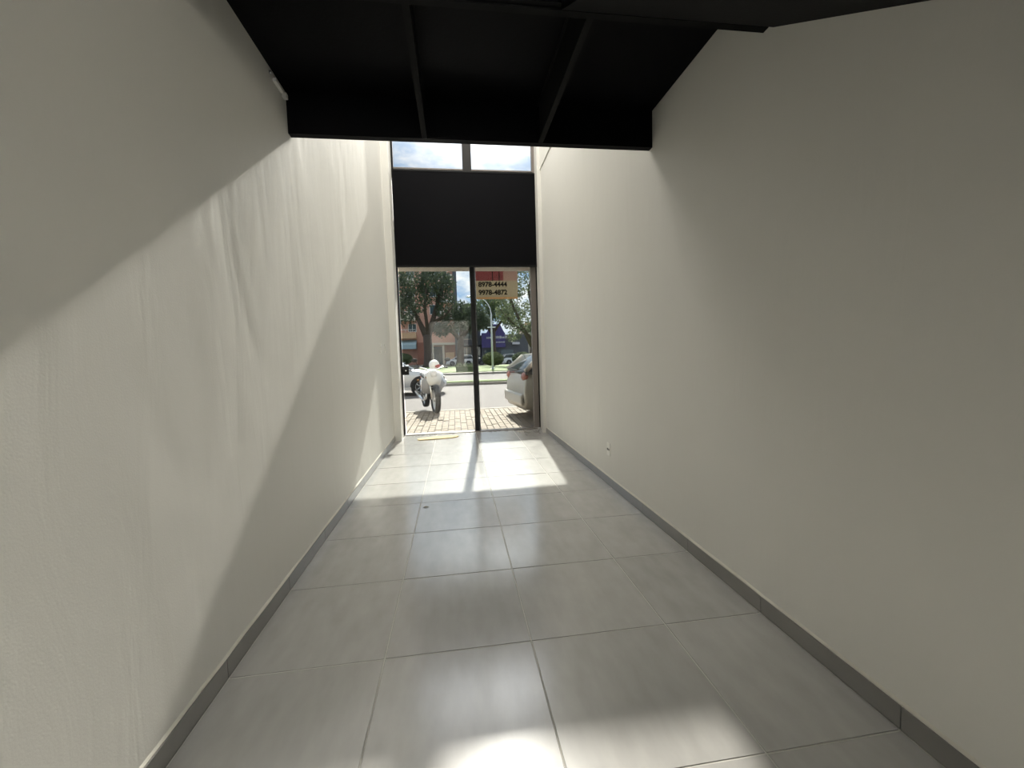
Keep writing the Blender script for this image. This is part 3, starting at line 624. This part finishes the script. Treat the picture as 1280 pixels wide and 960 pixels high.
tree('tall pale open tree with many splayed branches at the right of the view', (9.3, 46, ZS + .185),
     [(0, 0, 0, .5), (0, 0, 1.2, .4), (.1, 0, 2.2, .38)],
     [[(0, 0, 2, .3), (-1.3, 0, 4.6, .2), (-2.4, 0, 7.4, .13), (-2.8, 0, 10.6, .07)], [(.1, 0, 2, .3), (.2, 0, 5.2, .2), (-.3, 0, 8.5, .14), (.5, 0, 12, .07)],
      [(.1, 0, 2, .3), (1.4, 0, 4.4, .2), (2.6, 0, 7.2, .12), (3.2, 0, 10, .07)], [(-.1, 0, 3, .2), (-2.2, .3, 4.8, .12), (-3.6, .3, 6.4, .06)], [(.2, 0, 4, .16), (1, .2, 7.2, .12), (2, .3, 10.6, .06)]],
     [(-2.6, 0, 8, 1.7), (-.6, 0, 9.6, 2.0), (1.6, 0, 9.2, 2.0), (3, 0, 7.4, 1.7), (-3, 0, 6, 1.3), (.4, 0, 6.4, 1.6), (2.4, 0, 5, 1.3), (-1.2, 0, 4.6, 1.3), (0, 0, 12, 2.0), (.6, 0, 3.9, 1.2), (2.6, .3, 3.4, 1.2), (-2.2, 0, 3.4, .9)], 7000, .17, M['leaf_pale'], 14)
tree('far slender tree behind the rest filling the gap left of the banner', (2.9, 86, ZS),
     [(0, 0, 0, .4), (0, 0, 4, .3), (0, 0, 8, .2)], [[(0, 0, 6, .2), (1, 0, 9, .1)], [(0, 0, 6, .2), (-1.2, 0, 8.5, .1)]],
     [(0, 0, 9, 1.8), (-1.4, 0, 7.4, 1.6), (1.6, 0, 7.4, 1.8), (.4, 0, 11, 1.2), (0, 0, 5.5, 1.6)], 2300, .22, M['leaf'], 15)
tree('leafy tree hanging low over the balconies beside the left door frame', (-8.4, 45.5, ZS + .185),
     [(0, 0, 0, .3), (0, 0, 3.5, .22), (-.1, 0, 6, .18)], [[(0, 0, 5, .16), (1, 0, 7.4, .1)], [(0, 0, 5.2, .16), (-1.2, 0, 7.6, .1)]],
     [(0, 0, 8.2, 1.6), (1.2, 0, 9.8, 1.8), (-1.8, 0, 9, 1.8), (.4, 0, 11.2, 2.0)], 2600, .2, M['leaf'], 16)

def bush(label, loc, r, hgt, m, seed):
    b = thing('round_bush', label, 'bush', loc, group='bushes across the street')
    obj('stem', tube(BM(), [(0, 0, 0), (0, 0, hgt * .6)], .09, 8), M['bark'], b)
    core = ball(BM(), (0, 0, hgt * .55), (r * .9, r * .9, hgt * .42), 16, 10); obj('core', core, m, b, True)
    rd = random.Random(seed); vs, fs = [], []
    for _ in range(1400):
        d = Vector((rd.gauss(0, 1), rd.gauss(0, 1), rd.gauss(0, 1))).normalized()
        c = Vector((d.x * r, d.y * r, hgt * .55 + d.z * hgt * .46)); a = Vector((rd.gauss(0, 1), rd.gauss(0, 1), rd.gauss(0, 1))).normalized(); q_ = a.orthogonal().normalized()
        k = len(vs); s_ = .1; vs += [c - a * s_, c + q_ * s_ * .5, c + a * s_, c - q_ * s_ * .5]; fs.append((k, k + 1, k + 2, k + 3))
    me = bpy.data.meshes.new('foliage'); me.from_pydata([tuple(v_) for v_ in vs], [], fs); me.materials.append(m)
    o = bpy.data.objects.new('foliage', me); link(o, b); o['kind'] = 'stuff'
bush('dark round clipped bush on the median just left of the street lamp pole', (4.1, 40, ZS + .18), 1.05, 1.45, M['hedge'], 21)
bush('paler round clipped bush on the median toward the right pillar', (7.1, 40, ZS + .18), 1.05, 1.35, M['leaf_pale'], 22)
bush('low bush in front of the balconied building at the left', (-7.5, 62, ZS + .1), 1.5, 1.9, M['leaf'], 23)
hb = thing('hedge', 'low green hedge along the near edge of the median lawn', 'hedge', (1.1, 29.75, ZS + .2))
obj('core', bx(BM(), -.75, .75, -.25, .25, 0, .34), M['leaf'], hb); foliage([(-.5, 0, .38, .3), (0, 0, .38, .3), (.5, 0, .38, .3)], 500, .06, 31, hb, M['leaf'])

# ------------------------------------------------------------------ buildings across the avenue
ZB = ZS + .12
def window(parent, x, z, wd, ht, y=0, framem=None):
    f = BM(); t = .07
    bx(f, x - wd / 2, x + wd / 2, y - .06, y, z, z + t); bx(f, x - wd / 2, x + wd / 2, y - .06, y, z + ht - t, z + ht)
    for xx in (x - wd / 2, x - t / 2, x + wd / 2 - t): bx(f, xx, xx + t, y - .06, y, z + t, z + ht - t)
    fr = obj('window', f, framem or M['whitepaint'], parent)
    for s_ in (-1, 1): obj('pane', bx(BM(), x + (-wd / 2 + t if s_ < 0 else t / 2), x + (-t / 2 if s_ < 0 else wd / 2 - t), y - .03, y + .01, z + t, z + ht - t), M['window_glass'], fr)
b1 = thing('apartment_building', 'tall pink and cream apartment block with balconies filling the left of the view', 'building', (-9.0, 68, ZB))
obj('wall', bx(BM(), -11, 10.0, 0, 12, 0, 17.5), M['brick_pink'], b1)
obj('column', bx(BM(), 9.4, 10.0, -.5, 0, 0, 17.5), M['slate'], b1)
obj('entrance_wall', bx(BM(), 7.6, 9.4, -.9, 0, 0, 3.1), M['brick_red'], b1)
obj('porch_roof', bx(BM(), 5.2, 9.4, -2.4, 0, 3.1, 3.45), M['cream'], b1)
obj('column', bx(BM(), 5.6, 5.95, -2.2, -1.8, 0, 3.1), M['cream'], b1)
obj('column', bx(BM(), 7.35, 7.65, -2.2, -1.8, 0, 3.1), M['cream'], b1)
obj('doorway', bx(BM(), 5.7, 7.5, -.05, .05, 0, 2.9), M['window_glass'], b1)
obj('entrance_wall', bx(BM(), 3.3, 5.3, -1.2, 0, 0, 3.6), M['brick_red'], b1)
obj('gate_panel', bx(BM(), 7.8, 9.2, -1.0, -.9, .3, 1.9), M['ochre'], b1)
obj('awning', prism(BM(), [(-1.9, 2.6), (-1.9, 3.3), (0, 4.1), (0, 2.6)], -6.5, 3.2, 'x'), M['awning_blue'], b1)
for k in range(5):
    z = 4.3 + k * 2.85
    for xb, wb_ in ((-1.9, 10.2), (7.9, 2.6)):
        if xb > 0 and k == 0: continue
        fr_ = obj('balcony', bx(BM(), xb - wb_ / 2, xb + wb_ / 2, -1.4, 0, z, z + (.9 if xb < 0 else .3)), M['ochre'] if k == 0 else (M['cream'] if xb < 0 else M['whitepaint']), b1)
        rl = BM(); bx(rl, xb - wb_ / 2, xb + wb_ / 2, -1.4, -1.34, z + 1.35, z + 1.42)
        for i in range(14): xx = xb - wb_ / 2 + wb_ * i / 13.0; bx(rl, xx - .02, xx + .02, -1.39, -1.35, z + .3, z + 1.36)
        obj('railing', rl, M['whitepaint'], fr_)
    window(b1, -3.6, z + 1.0, 2.4, 1.5); window(b1, -.6, z + 1.0, 1.4, 1.5)
    window(b1, 2.6, z + 1.1, 1.3, 1.3); window(b1, 6.4, z + 1.0, 1.8, 1.6)
    window(b1, -7.6, z + 1.0, 1.8, 1.5)
window(b1, -3.4, .5, 3.0, 1.9); window(b1, -7, .5, 2.6, 1.9)

b2 = thing('dark_shop', 'low dark grey shop building between the brick porch and the purple sign', 'building', (3.2, 69, ZB))
obj('wall', bx(BM(), -1.8, 1.5, 0, 8, 0, 6.2), M['slate'], b2)
obj('canopy', bx(BM(), -1.8, 1.5, -1.2, 0, 3.0, 3.25), M['slate'], b2)
window(b2, -.9, .5, 1.5, 2.2, framem=M['cream']); window(b2, .8, .5, 1.3, 2.2, framem=M['slate']); window(b2, -.2, 4.0, 2.4, 1.3, framem=M['cream'])
b3 = thing('purple_shop', 'shop across the avenue with a large purple sign and pitched blue top', 'building', (7.75, 67, ZB))
obj('wall', bx(BM(), -3.0, 4.8, 0.3, 9, 0, 4.6), M['slate'], b3)
obj('sign_board', bx(BM(), -3.0, .9, -.1, .3, 2.5, 4.9), M['purple'], b3)
obj('gable', prism(BM(), [(-2.2, 4.9), (.8, 4.9), (.1, 6.3), (-1.3, 6.3)], 0, .3, 'y'), M['purple'], b3)
rd = random.Random(9)
for z, x0, x1, hh in ((3.95, -2.2, 1.1, .42), (3.25, -.9, .8, .26)):     # lettering too small to read, kept as separate strokes
    x = x0
    while x < x1:
        ww = rd.uniform(.12, .26); obj('lettering', bx(BM(), x, x + ww, -.14, -.1, z, z + hh * rd.choice((.7, .7, 1))), M['signwhite'], b3); x += ww + .08
obj('side_sign', bx(BM(), 2.1, 3.3, -.1, .3, 2.9, 3.3), M['signwhite'], b3)
window(b3, -1.5, .4, 2.2, 1.8, .3, M['slate']); window(b3, 1.2, .4, 2.2, 1.8, .3, M['slate'])
b4 = thing('cream_building', 'cream low building behind the pale tree at the right', 'building', (17, 72, ZB))
obj('wall', bx(BM(), -4, 9, 0, 9, 0, 6.5), M['cream'], b4)
for x in (-2.5, 0, 2.5, 5): window(b4, x, 3.9, 1.4, 1.4); window(b4, x, .8, 1.6, 1.8)
obj('parapet', bx(BM(), -4.1, 9.1, -.15, .1, 6.5, 6.9), M['ochre'], b4)
